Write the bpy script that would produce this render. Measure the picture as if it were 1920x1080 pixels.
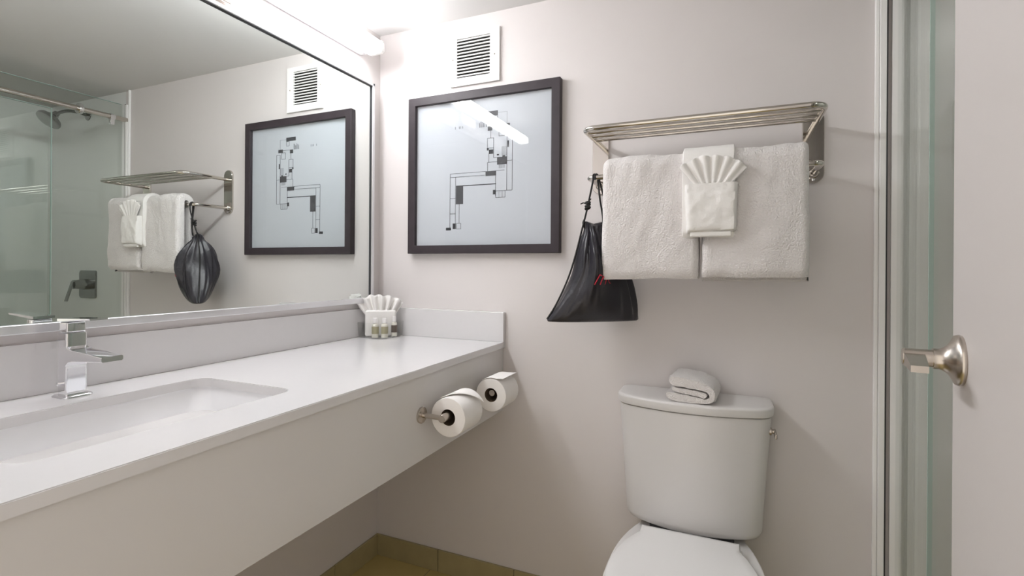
import bpy, bmesh, math, random
from mathutils import Vector, Matrix, noise

for o in list(bpy.data.objects):
    bpy.data.objects.remove(o)
S = bpy.context.scene
C = S.collection
PI = math.pi

# ------------------------------------------------------------------ camera
cam_data = bpy.data.cameras.new('camera')
cam = bpy.data.objects.new('camera', cam_data)
C.objects.link(cam)
cam_data.sensor_width = 36.0
cam_data.lens = 17.705
cam_data.shift_y = -0.01935
cam_data.clip_start = 0.02
YAW, ROLL = 0.4075, 0.0065
_f = Vector((-math.sin(YAW), math.cos(YAW), 0))
_r0 = Vector((math.cos(YAW), math.sin(YAW), 0))
_u0 = Vector((0, 0, 1))
_r = _r0 * math.cos(ROLL) + _u0 * math.sin(ROLL)
_u = _u0 * math.cos(ROLL) - _r0 * math.sin(ROLL)
_m = Matrix((_r, _u, -_f)).transposed().to_4x4()
_m.translation = Vector((1.2952, -1.6485, 1.15))
cam.matrix_world = _m
S.camera = cam

# ------------------------------------------------------------------ world, light levels, exposure
world = bpy.data.worlds.new('world')
S.world = world
world.use_nodes = True
world.node_tree.nodes['Background'].inputs[0].default_value = (1.0, 0.93, 0.84, 1)
world.node_tree.nodes['Background'].inputs[1].default_value = 0.92   # lit hallway behind the open doorway
LIGHT_BAR_STRENGTH = 41.0
SHOWER_FILL_POWER = 1.1
S.view_settings.view_transform = 'Standard'
S.view_settings.look = 'None'
S.view_settings.exposure = 0.55
S.view_settings.gamma = 1.0
S.view_settings.use_curve_mapping = False

# ------------------------------------------------------------------ materials
def new_mat(name):
    m = bpy.data.materials.new(name)
    m.use_nodes = True
    return m, m.node_tree, m.node_tree.nodes['Principled BSDF']

def mat(name, col, rough=0.5, metal=0.0, var=0.0, vscale=8.0, bump=0.0, bscale=200.0, sheen=0.0,
        coat=0.0, bdist=0.001, spec=0.5, detail=3.0):
    m, nt, p = new_mat(name)
    p.inputs['Base Color'].default_value = (*col, 1)
    p.inputs['Roughness'].default_value = rough
    p.inputs['Metallic'].default_value = metal
    p.inputs['Specular IOR Level'].default_value = spec
    if sheen:
        p.inputs['Sheen Weight'].default_value = sheen
        p.inputs['Sheen Roughness'].default_value = 0.6
    if coat:
        p.inputs['Coat Weight'].default_value = coat
        p.inputs['Coat Roughness'].default_value = 0.05
    tc = nt.nodes.new('ShaderNodeTexCoord')
    n = nt.nodes.new('ShaderNodeTexNoise')
    n.inputs['Scale'].default_value = vscale
    n.inputs['Detail'].default_value = 4
    nt.links.new(tc.outputs['Object'], n.inputs['Vector'])
    mx = nt.nodes.new('ShaderNodeMix')
    mx.data_type = 'RGBA'
    mx.inputs[6].default_value = (*[c * (1 - var) for c in col], 1)
    mx.inputs[7].default_value = (*[min(1, c * (1 + var)) for c in col], 1)
    nt.links.new(n.outputs['Fac'], mx.inputs[0])
    nt.links.new(mx.outputs[2], p.inputs['Base Color'])
    if bump:
        b = nt.nodes.new('ShaderNodeTexNoise')
        b.inputs['Scale'].default_value = bscale
        b.inputs['Detail'].default_value = detail
        nt.links.new(tc.outputs['Object'], b.inputs['Vector'])
        bp = nt.nodes.new('ShaderNodeBump')
        bp.inputs['Strength'].default_value = bump
        bp.inputs['Distance'].default_value = bdist
        nt.links.new(b.outputs['Fac'], bp.inputs['Height'])
        nt.links.new(bp.outputs['Normal'], p.inputs['Normal'])
    return m

def thin_glass(name, tint, ior=1.5, rough=0.0):
    m, nt, p = new_mat(name)
    nt.nodes.remove(p)
    out = nt.nodes['Material Output']
    tr = nt.nodes.new('ShaderNodeBsdfTransparent')
    tr.inputs[0].default_value = (*tint, 1)
    gl = nt.nodes.new('ShaderNodeBsdfGlossy')
    gl.inputs['Roughness'].default_value = rough
    fr = nt.nodes.new('ShaderNodeFresnel')
    fr.inputs[0].default_value = ior
    geo = nt.nodes.new('ShaderNodeNewGeometry')
    # the same reflectance on both faces of the thin pane
    mt = nt.nodes.new('ShaderNodeMixShader')
    sel = nt.nodes.new('ShaderNodeMix')
    sel.data_type = 'FLOAT'
    sel.inputs[2].default_value = ior
    sel.inputs[3].default_value = 1.0 / ior
    nt.links.new(geo.outputs['Backfacing'], sel.inputs[0])
    nt.links.new(sel.outputs[0], fr.inputs[0])
    nt.links.new(fr.outputs[0], mt.inputs[0])
    nt.links.new(tr.outputs[0], mt.inputs[1])
    nt.links.new(gl.outputs[0], mt.inputs[2])
    nt.links.new(mt.outputs[0], out.inputs[0])
    return m

def terry(name, col):
    m = mat(name, col, rough=0.95, var=0.05, vscale=25, bump=0.75, bscale=240, bdist=0.006, sheen=0.35, detail=2)
    return m

def tiles(name, col, grout, size, off=(0, 0)):
    m, nt, p = new_mat(name)
    tc = nt.nodes.new('ShaderNodeTexCoord')
    mp = nt.nodes.new('ShaderNodeMapping')
    mp.inputs['Location'].default_value = (off[0], off[1], 0)
    br = nt.nodes.new('ShaderNodeTexBrick')
    br.offset = 0.0
    br.inputs['Scale'].default_value = 1.0
    br.inputs['Mortar Size'].default_value = 0.002
    br.inputs['Brick Width'].default_value = size
    br.inputs['Row Height'].default_value = size
    br.inputs['Color1'].default_value = (*col, 1)
    br.inputs['Color2'].default_value = (*[c * 0.93 for c in col], 1)
    br.inputs['Mortar'].default_value = (*grout, 1)
    n = nt.nodes.new('ShaderNodeTexNoise')
    n.inputs['Scale'].default_value = 14
    n.inputs['Detail'].default_value = 6
    mx = nt.nodes.new('ShaderNodeMix')
    mx.data_type = 'RGBA'
    mx.blend_type = 'MULTIPLY'
    mx.inputs[0].default_value = 0.5
    cr = nt.nodes.new('ShaderNodeValToRGB')
    cr.color_ramp.elements[0].color = (0.7, 0.68, 0.62, 1)
    cr.color_ramp.elements[1].color = (1, 1, 1, 1)
    nt.links.new(tc.outputs['Object'], mp.inputs[0])
    nt.links.new(mp.outputs[0], br.inputs['Vector'])
    nt.links.new(tc.outputs['Object'], n.inputs['Vector'])
    nt.links.new(n.outputs['Fac'], cr.inputs[0])
    nt.links.new(br.outputs['Color'], mx.inputs[6])
    nt.links.new(cr.outputs[0], mx.inputs[7])
    nt.links.new(mx.outputs[2], p.inputs['Base Color'])
    p.inputs['Roughness'].default_value = 0.45
    return m

def emission(name, col, strength):
    m, nt, p = new_mat(name)
    p.inputs['Base Color'].default_value = (0.9, 0.9, 0.9, 1)
    p.inputs['Emission Color'].default_value = (*col, 1)
    # emission shaped by normal: strong forward and down, weak elsewhere, to spare nearby walls
    geo = nt.nodes.new('ShaderNodeNewGeometry')
    dot = nt.nodes.new('ShaderNodeVectorMath')
    dot.operation = 'DOT_PRODUCT'
    dot.inputs[1].default_value = (0.95, 0.0, -0.31)
    nt.links.new(geo.outputs['Normal'], dot.inputs[0])
    mr = nt.nodes.new('ShaderNodeMapRange')
    mr.inputs['From Min'].default_value = 0.0
    mr.inputs['From Max'].default_value = 0.95
    mr.inputs['To Min'].default_value = strength * 0.17
    mr.inputs['To Max'].default_value = strength
    nt.links.new(dot.outputs['Value'], mr.inputs['Value'])
    nt.links.new(mr.outputs['Result'], p.inputs['Emission Strength'])
    return m

M = {}
M['wall'] = mat('painted_wall', (0.70, 0.66, 0.65), rough=0.6, var=0.015, vscale=3, bump=0.12, bscale=420, bdist=0.0006)
M['ceiling'] = mat('ceiling_paint', (0.70, 0.685, 0.675), rough=0.75, var=0.01, bump=0.1, bscale=300)
M['surround'] = mat('shower_surround', (0.87, 0.875, 0.86), rough=0.22, var=0.01)
M['trimwhite'] = mat('white_trim', (0.88, 0.87, 0.86), rough=0.25, var=0.01)
M['floor'] = tiles('floor_tile', (0.60, 0.48, 0.20), (0.30, 0.25, 0.15), 0.312, (0.023, 0.1))
M['basetile'] = mat('baseboard_tile', (0.37, 0.31, 0.165), rough=0.45, var=0.12, vscale=18, bump=0.15, bscale=60)
M['grout'] = mat('tile_grout', (0.12, 0.10, 0.06), rough=0.9)
M['door'] = mat('door_paint', (0.575, 0.54, 0.525), rough=0.45, var=0.01, vscale=2)
M['quartz'] = mat('white_quartz', (0.70, 0.685, 0.69), rough=0.2, var=0.012, vscale=60, coat=0.2)
M['apron'] = mat('greige_panel', (0.66, 0.64, 0.63), rough=0.3, var=0.01)
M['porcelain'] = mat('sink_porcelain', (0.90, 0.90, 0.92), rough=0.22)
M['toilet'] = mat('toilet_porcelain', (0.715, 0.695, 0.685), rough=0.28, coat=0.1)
M['seat'] = mat('toilet_seat_plastic', (0.80, 0.785, 0.78), rough=0.2)
M['chrome'] = mat('polished_chrome', (0.86, 0.86, 0.88), rough=0.04, metal=1)
M['rackmetal'] = mat('polished_nickel', (0.62, 0.585, 0.54), rough=0.08, metal=1)
M['nickel'] = mat('satin_nickel', (0.56, 0.51, 0.46), rough=0.27, metal=1)
M['alu'] = mat('mirror_frame_aluminium', (0.80, 0.80, 0.82), rough=0.35, metal=0.85)
M['gasket'] = mat('dark_gasket', (0.04, 0.04, 0.045), rough=0.5)
M['showermetal'] = mat('shower_chrome', (0.30, 0.31, 0.30), rough=0.14, metal=1)
M['mirror'] = mat('mirror_silver', (0.80, 0.835, 0.815), rough=0.0, metal=1)
M['glass'] = thin_glass('shower_glass', (0.962, 0.977, 0.965), 1.5)
M['glassedge'] = mat('glass_edge', (0.42, 0.55, 0.50), rough=0.2)
M['picglass'] = thin_glass('picture_glass', (0.98, 0.985, 0.99), 1.36)
M['frame'] = mat('dark_picture_frame', (0.040, 0.031, 0.036), rough=0.45, var=0.25, vscale=30, spec=0.3)
M['paper'] = mat('print_paper', (0.56, 0.58, 0.61), rough=0.8, var=0.02, vscale=4)
M['ink'] = mat('black_ink', (0.02, 0.02, 0.025), rough=0.7)
M['inkgrey'] = mat('charcoal_ink', (0.055, 0.055, 0.06), rough=0.7)
M['inkpale'] = mat('pale_grey_ink', (0.30, 0.31, 0.33), rough=0.8)
M['ventwhite'] = mat('vent_paint', (0.84, 0.83, 0.82), rough=0.4)
M['black'] = mat('slot_dark', (0.01, 0.01, 0.01), rough=0.9)  # stands in for the shade inside the vent slots
M['towel'] = terry('terry_cloth', (0.75, 0.715, 0.705))
M['cloth'] = mat('smooth_white_cloth', (0.83, 0.81, 0.79), rough=0.9, var=0.03, vscale=20, bump=0.4, bscale=260, bdist=0.002, sheen=0.2)
M['nylon'] = mat('black_nylon', (0.020, 0.018, 0.024), rough=0.33, var=0.3, vscale=20, bump=0.25, bscale=90, bdist=0.003)
M['cord'] = mat('black_cord', (0.012, 0.011, 0.011), rough=0.7)
M['red'] = mat('red_print', (0.55, 0.02, 0.045), rough=0.6)
M['tp'] = mat('toilet_paper', (0.85, 0.82, 0.80), rough=0.95, var=0.02, vscale=30, bump=0.3, bscale=150, bdist=0.001)
M['card'] = mat('cardboard', (0.10, 0.07, 0.045), rough=0.9)
M['plastic'] = thin_glass('clear_plastic', (0.985, 0.988, 0.985), 1.3, 0.05)
M['bottle'] = mat('frosted_bottle', (0.72, 0.70, 0.62), rough=0.3)
M['khaki'] = mat('khaki_lotion', (0.36, 0.33, 0.21), rough=0.3)
M['brown'] = mat('brown_label', (0.10, 0.07, 0.05), rough=0.5)
M['cap'] = mat('white_cap', (0.82, 0.80, 0.79), rough=0.35)
M['light'] = emission('light_diffuser', (0.965, 0.98, 1.0), LIGHT_BAR_STRENGTH)

# ------------------------------------------------------------------ helpers
WORLD_LOC = {}

def obj(name, bm, m, parent=None, smooth=True, base=None):
    """bmesh in world coordinates -> one mesh object, its origin at its parent's (or at its own base)"""
    me = bpy.data.meshes.new(name)
    bmesh.ops.recalc_face_normals(bm, faces=bm.faces)
    if parent is not None:
        off = WORLD_LOC[parent.name]
    elif base is not None:
        off = Vector(base)
    else:
        xs = [v.co for v in bm.verts]
        off = Vector(((min(v.x for v in xs) + max(v.x for v in xs)) / 2,
                      (min(v.y for v in xs) + max(v.y for v in xs)) / 2, min(v.z for v in xs)))
    for v in bm.verts:
        v.co -= off
    for f in bm.faces:
        f.smooth = smooth
    bm.to_mesh(me)
    bm.free()
    ms = m if isinstance(m, (list, tuple)) else [m]
    for mm in ms:
        me.materials.append(mm)
    o = bpy.data.objects.new(name, me)
    C.objects.link(o)
    if parent is not None:
        o.parent = parent
    else:
        o.location = off
    WORLD_LOC[o.name] = off
    if smooth:
        try:
            me.set_sharp_from_angle(angle=math.radians(48))
        except Exception:
            pass
        wn = o.modifiers.new('weighted_normal', 'WEIGHTED_NORMAL')
        wn.keep_sharp = True
    return o

def thing(name, label, cat, loc, group=None):
    o = bpy.data.objects.new(name, None)
    o.empty_display_size = 0.03
    C.objects.link(o)
    o.location = loc
    WORLD_LOC[o.name] = Vector(loc)
    return tag(o, label, cat, group)

def tag(o, label, cat, group=None):
    o['label'] = label
    o['category'] = cat
    if group:
        o['group'] = group
    return o

def struct(name, bm, m, parent=None, smooth=False):
    o = obj(name, bm, m, parent, smooth)
    if parent is None:
        o['kind'] = 'structure'
    return o

def box(bm, x0, x1, y0, y1, z0, z1, bev=0.0, seg=2, mi=0):
    r = bmesh.ops.create_cube(bm, size=1)
    vs = r['verts']
    for v in vs:
        v.co = Vector(((x0 + x1) / 2 + v.co.x * (x1 - x0), (y0 + y1) / 2 + v.co.y * (y1 - y0), (z0 + z1) / 2 + v.co.z * (z1 - z0)))
    fs = {f for v in vs for f in v.link_faces}
    for f in fs:
        f.material_index = mi
    if bev > 0:
        es = list({e for v in vs for e in v.link_edges})
        bmesh.ops.bevel(bm, geom=es, offset=bev, segments=seg, affect='EDGES', profile=0.5)
    return vs

def B(*a, **k):
    bm = bmesh.new()
    box(bm, *a, **k)
    return bm

def smooth_path(pts, it=2):
    pts = [Vector(p) for p in pts]
    for _ in range(it):
        q = [pts[0]]
        for a, b in zip(pts[:-1], pts[1:]):
            q += [a * 0.75 + b * 0.25, a * 0.25 + b * 0.75]
        q.append(pts[-1])
        pts = q
    return pts

def tube(bm, pts, r, n=12, radii=None):
    pts = [Vector(p) for p in pts]
    rings = []
    t0 = (pts[1] - pts[0]).normalized()
    nrm = t0.orthogonal().normalized()
    for i, p in enumerate(pts):
        if i == 0:
            t = (pts[1] - pts[0]).normalized()
        elif i == len(pts) - 1:
            t = (pts[-1] - pts[-2]).normalized()
        else:
            t = ((pts[i + 1] - p).normalized() + (p - pts[i - 1]).normalized()).normalized()
        nrm = (nrm - t * nrm.dot(t)).normalized()
        bi = t.cross(nrm)
        rr = radii[i] if radii else r
        rings.append([p + (nrm * math.cos(2 * PI * k / n) + bi * math.sin(2 * PI * k / n)) * rr for k in range(n)])
    loft(bm, rings)

def loft(bm, rings, closed=True, cap=True, mi=0):
    vr = [[bm.verts.new(p) for p in r] for r in rings]
    n = len(rings[0])
    for a, b in zip(vr[:-1], vr[1:]):
        for k in range(n if closed else n - 1):
            f = bm.faces.new((a[k], a[(k + 1) % n], b[(k + 1) % n], b[k]))
            f.material_index = mi
    if cap and closed:
        for r in (vr[0], vr[-1]):
            f = bm.faces.new(r)
            f.material_index = mi
    return vr

def lathe(bm, prof, origin, axis=(0, 0, 1), n=32, cap=True):
    """prof: list of (radius, distance along axis)"""
    ax = Vector(axis).normalized()
    u = ax.orthogonal().normalized()
    v = ax.cross(u)
    o = Vector(origin)
    loft(bm, [[o + ax * h + (u * math.cos(2 * PI * k / n) + v * math.sin(2 * PI * k / n)) * max(r, 1e-4) for k in range(n)] for r, h in prof], cap=cap)

def sheet(bm, fn, nu, nv, mi=0):
    g = [[bm.verts.new(fn(i / nu, j / nv)) for j in range(nv + 1)] for i in range(nu + 1)]
    for i in range(nu):
        for j in range(nv):
            f = bm.faces.new((g[i][j], g[i + 1][j], g[i + 1][j + 1], g[i][j + 1]))
            f.material_index = mi

def rrect(x0, x1, y0, y1, r, z, k=6):
    out = []
    for cx, cy, a0 in ((x1 - r, y1 - r, 0), (x0 + r, y1 - r, 90), (x0 + r, y0 + r, 180), (x1 - r, y0 + r, 270)):
        for i in range(k + 1):
            a = math.radians(a0 + 90 * i / k)
            out.append(Vector((cx + r * math.cos(a), cy + r * math.sin(a), z)))
    return out

def mod(o, kind, **kw):
    m = o.modifiers.new(kind.lower(), kind)
    for k, v in kw.items():
        setattr(m, k, v)
    return m

def nz(x, y, z, s=1.0):
    return noise.noise(Vector((x * s, y * s, z * s)))

# ------------------------------------------------------------------ room shell
CEIL = 2.079
LONG = 2.45
FRONT = -1.66
struct('floor', B(-0.12, LONG + .1, FRONT - .1, 0.1, -0.1, 0.0), M['floor'])
struct('ceiling', B(-0.12, LONG + .1, FRONT - .1, 0.1, CEIL, CEIL + 0.1), M['ceiling'])
struct('wall_left', B(-0.12, 0.0, FRONT - .1, 0.0, 0.0, CEIL), M['wall'])
struct('wall_back', B(-0.12, 1.70, 0.0, 0.1, 0.0, CEIL), M['wall'])
struct('wall_shower_back', B(1.70, LONG + .1, 0.0, 0.1, 0.0, CEIL), M['surround'])
struct('wall_right', B(LONG, LONG + .1, FRONT - .1, 0.0, 0.0, CEIL), M['surround'])
bm = bmesh.new()
box(bm, 0.0, 0.70, FRONT - .1, FRONT, 0, CEIL)
box(bm, 1.50, LONG, FRONT - .1, FRONT, 0, CEIL)
box(bm, 0.70, 1.50, FRONT - .1, FRONT, 2.03, CEIL)
struct('wall_front', bm, M['wall'])
# white moulded strip where the painted wall meets the shower
bm = bmesh.new()
box(bm, 1.654, 1.664, -0.012, 0.0, 0, CEIL, 0.003)
box(bm, 1.664, 1.6785, -0.018, 0.0, 0, 2.0, 0.001, 1)
struct('trim_1', bm, M['trimwhite'])

# unseen ceiling lamp added to brighten the shower, with a trim ring
bm = bmesh.new()
lathe(bm, [(0.062, 0.0), (0.088, 0.0), (0.086, 0.006), (0.064, 0.008), (0.062, 0.0)], (2.08, -0.80, CEIL), (0, 0, -1), 36, cap=False)
struct('fill_lamp_ring', bm, M['trimwhite'], smooth=True)
lamp = bpy.data.lights.new('shower_fill_lamp', 'AREA')
lamp.shape = 'DISK'
lamp.size = 0.12
lamp.energy = SHOWER_FILL_POWER
lamp.color = (1.0, 0.98, 0.95)
lo = bpy.data.objects.new('shower_fill_lamp', lamp)
C.objects.link(lo)
lo.location = (2.08, -0.80, CEIL - 0.004)

def base_tiles(bm, along, a0, a1, joints, zt=0.082, t=0.009):
    cuts = [a0] + joints + [a1]
    for p, q in zip(cuts[:-1], cuts[1:]):
        p2, q2 = p + (0.0015 if p != a0 else 0), q - (0.0015 if q != a1 else 0)
        if along == 'x':
            box(bm, p2, q2, -t, 0, 0, zt, 0.0012, 1)
        else:
            box(bm, 0, t, p2, q2, 0, zt, 0.0012, 1)
    if along == 'x':
        box(bm, a0, a1, -t * 0.6, 0, 0, zt - .002, mi=1)
    else:
        box(bm, 0, t * 0.6, a0, a1, 0, zt - .002, mi=1)

bm = bmesh.new()
base_tiles(bm, 'x', 0.009, 1.653, [0.289, 0.601, 0.913, 1.225, 1.537])
struct('baseboard_back', bm, [M['basetile'], M['grout']])
bm = bmesh.new()
base_tiles(bm, 'y', FRONT, 0.0, [-1.49, -1.18, -0.868, -0.556, -0.244])
struct('baseboard_left', bm, [M['basetile'], M['grout']])

# the open entry door, seen almost along its face
DX = 1.565
DY = -0.812
DA = math.radians(8.0)
DROT = Matrix.Translation((DX, DY, 0)) @ Matrix.Rotation(-DA, 4, 'Z')
def leaf(bm):
    """door space (x away from the room, y along the leaf, latch edge at 0) -> room"""
    for v in bm.verts:
        v.co = DROT @ v.co
    return bm
door = struct('door_1', leaf(B(0, 0.038, -0.80, 0, 0.01, 2.02, 0.0015, 1)), M['door'])
door['label'] = 'warm white flush entry door standing open at the right'
HZ, HY = 1.040, -0.050
hd = bmesh.new()
lathe(hd, [(0.0, -0.0005), (0.0305, 0.0), (0.0315, 0.003), (0.030, 0.007), (0.0235, 0.010), (0.0175, 0.014), (0.0145, 0.018), (0.0128, 0.022), (0.0128, 0.028), (0.0, 0.0281)],
      (0, HY, HZ), (-1, 0, 0), 40)
handle = obj('door_handle', leaf(hd), M['nickel'], door)
hb = bmesh.new()
lathe(hb, [(0.0, 0.0), (0.0108, 0.0), (0.0108, 0.029), (0.0098, 0.0315), (0.0, 0.032)], (-0.027, HY, HZ), (-1, 0, 0), 28)
# flat lever blade that leaves the spindle and runs back towards the hinges
prof = []
for i in range(9):
    t = i / 8
    yy = HY - 0.060 * t
    zc = HZ - 0.002 - 0.004 * t * t
    hh = 0.0085 - 0.0045 * t
    x0, x1 = -0.058 + 0.001 * t, -0.036 - 0.004 * t
    prof.append([Vector((x0, yy, zc - hh)), Vector((x1, yy, zc - hh)), Vector((x1, yy, zc + hh)), Vector((x0, yy, zc + hh))])
loft(hb, prof)
obj('lever', leaf(hb), M['nickel'], handle)

# ------------------------------------------------------------------ vanity
ZC, CD, CT = 0.8866, 0.560, 0.0195
SX0, SX1, SY0, SY1 = 0.150, 0.440, -1.30, -0.842
van = thing('vanity_counter', 'long white quartz vanity counter with a greige apron along the left wall', 'counter', (0.28, -0.85, 0.64))
bm = bmesh.new()
def holed(z, flip=False):
    inner = rrect(SX0, SX1, SY0, SY1, 0.03, z, 6)
    outer = [Vector((CD, -.001, z)), Vector((.001, -.001, z)), Vector((.001, FRONT + .001, z)), Vector((CD, FRONT + .001, z))]
    iv = [bm.verts.new(p) for p in inner]
    ov = [bm.verts.new(p) for p in outer]
    for c in range(4):
        arc = iv[c * 7:(c + 1) * 7]
        for a, b in zip(arc[:-1], arc[1:]):
            bm.faces.new((ov[c], a, b))
        nx = iv[((c + 1) * 7) % 28]
        bm.faces.new((ov[c], arc[-1], nx, ov[(c + 1) % 4]))
    return iv, ov
i1, o1 = holed(ZC)
i2, o2 = holed(ZC - CT)
for a, b in ((i1, i2), (o1, o2)):
    n = len(a)
    for k in range(n):
        bm.faces.new((a[k], a[(k + 1) % n], b[(k + 1) % n], b[k]))
es = [e for e in bm.edges if all(abs(v.co.z - ZC) < 1e-6 for v in e.verts) and len(e.link_faces) == 2 and any(abs(f.calc_center_median().z - ZC) > 1e-4 for f in e.link_faces)]
bmesh.ops.recalc_face_normals(bm, faces=bm.faces)
bmesh.ops.bevel(bm, geom=es, offset=0.0015, segments=2, affect='EDGES')
obj('countertop', bm, M['quartz'], van)
obj('backsplash', B(0.001, CD, -0.019, -0.001, ZC, 0.9925, 0.0015, 2), M['quartz'], van)
obj('backsplash', B(0.001, 0.011, FRONT + .001, -0.019, ZC, 0.9925, 0.0012, 2), M['quartz'], van)
ap = bmesh.new()
box(ap, CD - 0.026, CD - 0.008, FRONT + .001, -.001, 0.641, ZC - CT, 0.001, 1)
box(ap, 0.004, CD - 0.026, FRONT + .001, -.001, 0.80, 0.815)
obj('apron', ap, M['apron'], van)

# undermount basin
bs = thing('undermount_sink', 'white rectangular undermount sink set in the vanity counter', 'sink', (0.295, -1.07, 0.75))
bm = bmesh.new()
rings = []
for off, z, rr in ((0.012, 0.8668, 0.04), (-0.004, 0.8668, 0.03), (-0.004, 0.860, 0.03), (0.002, 0.84, 0.035), (0.010, 0.80, 0.045),
                   (0.022, 0.775, 0.055), (0.050, 0.760, 0.06), (0.09, 0.754, 0.05), (0.125, 0.752, 0.015)):
    s = -1 if rings else 1
    o_ = off
    if not rings:
        rings.append(rrect(SX0 - 0.02, SX1 + 0.02, SY0 - 0.02, SY1 + 0.02, 0.04, z))
    else:
        rings.append(rrect(SX0 + o_, SX1 - o_, SY0 + o_, SY1 - o_, rr, z))
loft(bm, rings, cap=False)
vs = [bm.verts.new(p) for p in rings[-1]]
bm.faces.new(vs)
bmesh.ops.remove_doubles(bm, verts=bm.verts, dist=1e-5)
o = obj('basin', bm, M['porcelain'], bs)
mod(o, 'SOLIDIFY', thickness=0.006, offset=-1)
bm = bmesh.new()
lathe(bm, [(0.0, 0.0), (0.021, 0.0), (0.023, 0.002), (0.018, 0.004), (0.0, 0.005)], (0.295, -1.07, 0.7525), (0, 0, 1), 28)
obj('drain', bm, M['chrome'], bs)

# faucet
FX, FY = 0.078, -1.066
fa = thing('basin_faucet', 'chrome single lever basin faucet standing behind the sink', 'faucet', (FX, FY, ZC))
bm = bmesh.new()
rg = [rrect(FX - .024 + o_, FX + .026 - o_, FY - .026 + o_, FY + .026 - o_, 0.008, z) for o_, z in ((0, ZC), (0, ZC + .003), (0.0025, ZC + .0055))]
loft(bm, rg)
obj('base_plate', bm, M['chrome'], fa)
bm = bmesh.new()
rg = [rrect(FX - .014, FX + .016, FY - .0185, FY + .0185, 0.004, z) for z in (ZC + .005, ZC + .05, ZC + .10, ZC + .128)]
loft(bm, rg)
obj('body', bm, M['chrome'], fa)
bm = bmesh.new()
rg = []
for t in [i / 12 for i in range(13)]:
    x = FX + 0.012 + 0.122 * t
    zt = ZC + 0.098 - 0.008 * t
    zb = ZC + 0.072 + 0.008 * t
    if t < 0.15:
        zb -= 0.012 * (1 - t / 0.15) ** 2
        zt += 0.006 * (1 - t / 0.15) ** 2
    hw = 0.0185
    rg.append([Vector((x, FY - hw, zb + .002)), Vector((x, FY - hw + .002, zb)), Vector((x, FY + hw - .002, zb)), Vector((x, FY + hw, zb + .002)),
               Vector((x, FY + hw, zt - .002)), Vector((x, FY + hw - .002, zt)), Vector((x, FY - hw + .002, zt)), Vector((x, FY - hw, zt - .002))])
loft(bm, rg)
obj('spout', bm, M['chrome'], fa)
bm = bmesh.new()
box(bm, FX - .0125, FX + .0145, FY - .017, FY + .017, ZC + .129, ZC + .150, 0.003, 2)
rg = []
for t in [i / 8 for i in range(9)]:
    x = FX - 0.016 + 0.105 * t
    z = ZC + 0.151 + 0.006 * t
    hw = 0.0185 - 0.003 * t
    th = 0.0055 - 0.002 * t
    rg.append([Vector((x, FY - hw, z)), Vector((x, FY + hw, z)), Vector((x, FY + hw, z + th)), Vector((x, FY - hw, z + th))])
loft(bm, rg)
obj('lever_handle', bm, M['chrome'], fa)
bm = bmesh.new()
lathe(bm, [(0.0, 0), (0.0035, 0), (0.0035, 0.006), (0.0, 0.007)], (FX - .002, FY - .0185, ZC + .028), (0, -1, 0), 12)
obj('lift_knob', bm, M['chrome'], fa)

# ------------------------------------------------------------------ wall mirror
MX = 0.0178
MY0, MY1, MZ0, MZ1 = -1.60, -0.063, 1.014, 1.862
wm = thing('wall_mirror', 'large rectangular wall mirror in a slim silver frame above the vanity', 'mirror', (0.0, -0.83, MZ0))
obj('mirror_glass', B(0.001, MX, MY0 + .004, MY1 - .004, MZ0 + .004, MZ1 - .004), M['mirror'], wm, smooth=False)
fw = 0.017
bm = bmesh.new()
box(bm, 0.0, 0.027, MY0, MY1, MZ1 - fw + .006, MZ1, 0.002, 2)
box(bm, 0.0, 0.027, MY0, MY1, MZ0, MZ0 + fw + .002, 0.002, 2)
box(bm, 0.0, 0.027, MY1 - fw + .004, MY1, MZ0, MZ1, 0.002, 2)
box(bm, 0.0, 0.027, MY0, MY0 + fw, MZ0, MZ1, 0.002, 2)
obj('mirror_frame', bm, M['alu'], wm)
bm = bmesh.new()
box(bm, MX, 0.0215, MY0 + .016, MY1 - fw + .004, MZ1 - fw + .003, MZ1 - fw + .006)
box(bm, MX, 0.0215, MY1 - fw + .001, MY1 - fw + .004, MZ0 + fw + .002, MZ1 - fw + .006)
obj('frame_gasket', bm, M['gasket'], wm, smooth=False)

# ------------------------------------------------------------------ light bar above the mirror
lb = thing('vanity_light', 'long glowing white light bar on the wall above the mirror', 'light', (0.0, -0.75, 1.88))
LY0, LY1 = -1.42, -0.108
obj('wall_plate', B(0.0, 0.022, -0.83, -0.675, 1.875, 1.985, 0.003, 2), M['nickel'], lb)
obj('housing', B(0.0, 0.030, LY0 + .01, LY1 - .01, 1.955, 1.995, 0.003, 2), M['alu'], lb)
bm = bmesh.new()
rg = []
for y, s in ((LY0, 0.6), (LY0 + .004, 0.9), (LY0 + .012, 1.0), (LY1 - .012, 1.0), (LY1 - .004, 0.9), (LY1, 0.6)):
    r_ = []
    for k in range(24):
        a = 2 * PI * k / 24
        ca, sa = math.cos(a), math.sin(a)
        r_.append(Vector((0.066 + 0.035 * s * math.copysign(abs(ca) ** 0.5, ca), y, 1.976 + 0.022 * s * math.copysign(abs(sa) ** 0.5, sa))))
    rg.append(r_)
loft(bm, rg)
obj('diffuser', bm, M['light'], lb)
for ya, yb in ((LY0 - .004, LY0 + .010), (LY1 - .010, LY1 + .004)):  # opaque caps added to block the bar's glow on the back wall
    bm = bmesh.new()
    rg = []
    for y in (ya, yb):
        rg.append([Vector((0.066 + 0.0375 * math.copysign(abs(math.cos(2 * PI * k / 24)) ** 0.5, math.cos(2 * PI * k / 24)), y,
                           1.976 + 0.0245 * math.copysign(abs(math.sin(2 * PI * k / 24)) ** 0.5, math.sin(2 * PI * k / 24)))) for k in range(24)])
    loft(bm, rg)
    obj('light_block_cap', bm, M['trimwhite'], lb)

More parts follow.
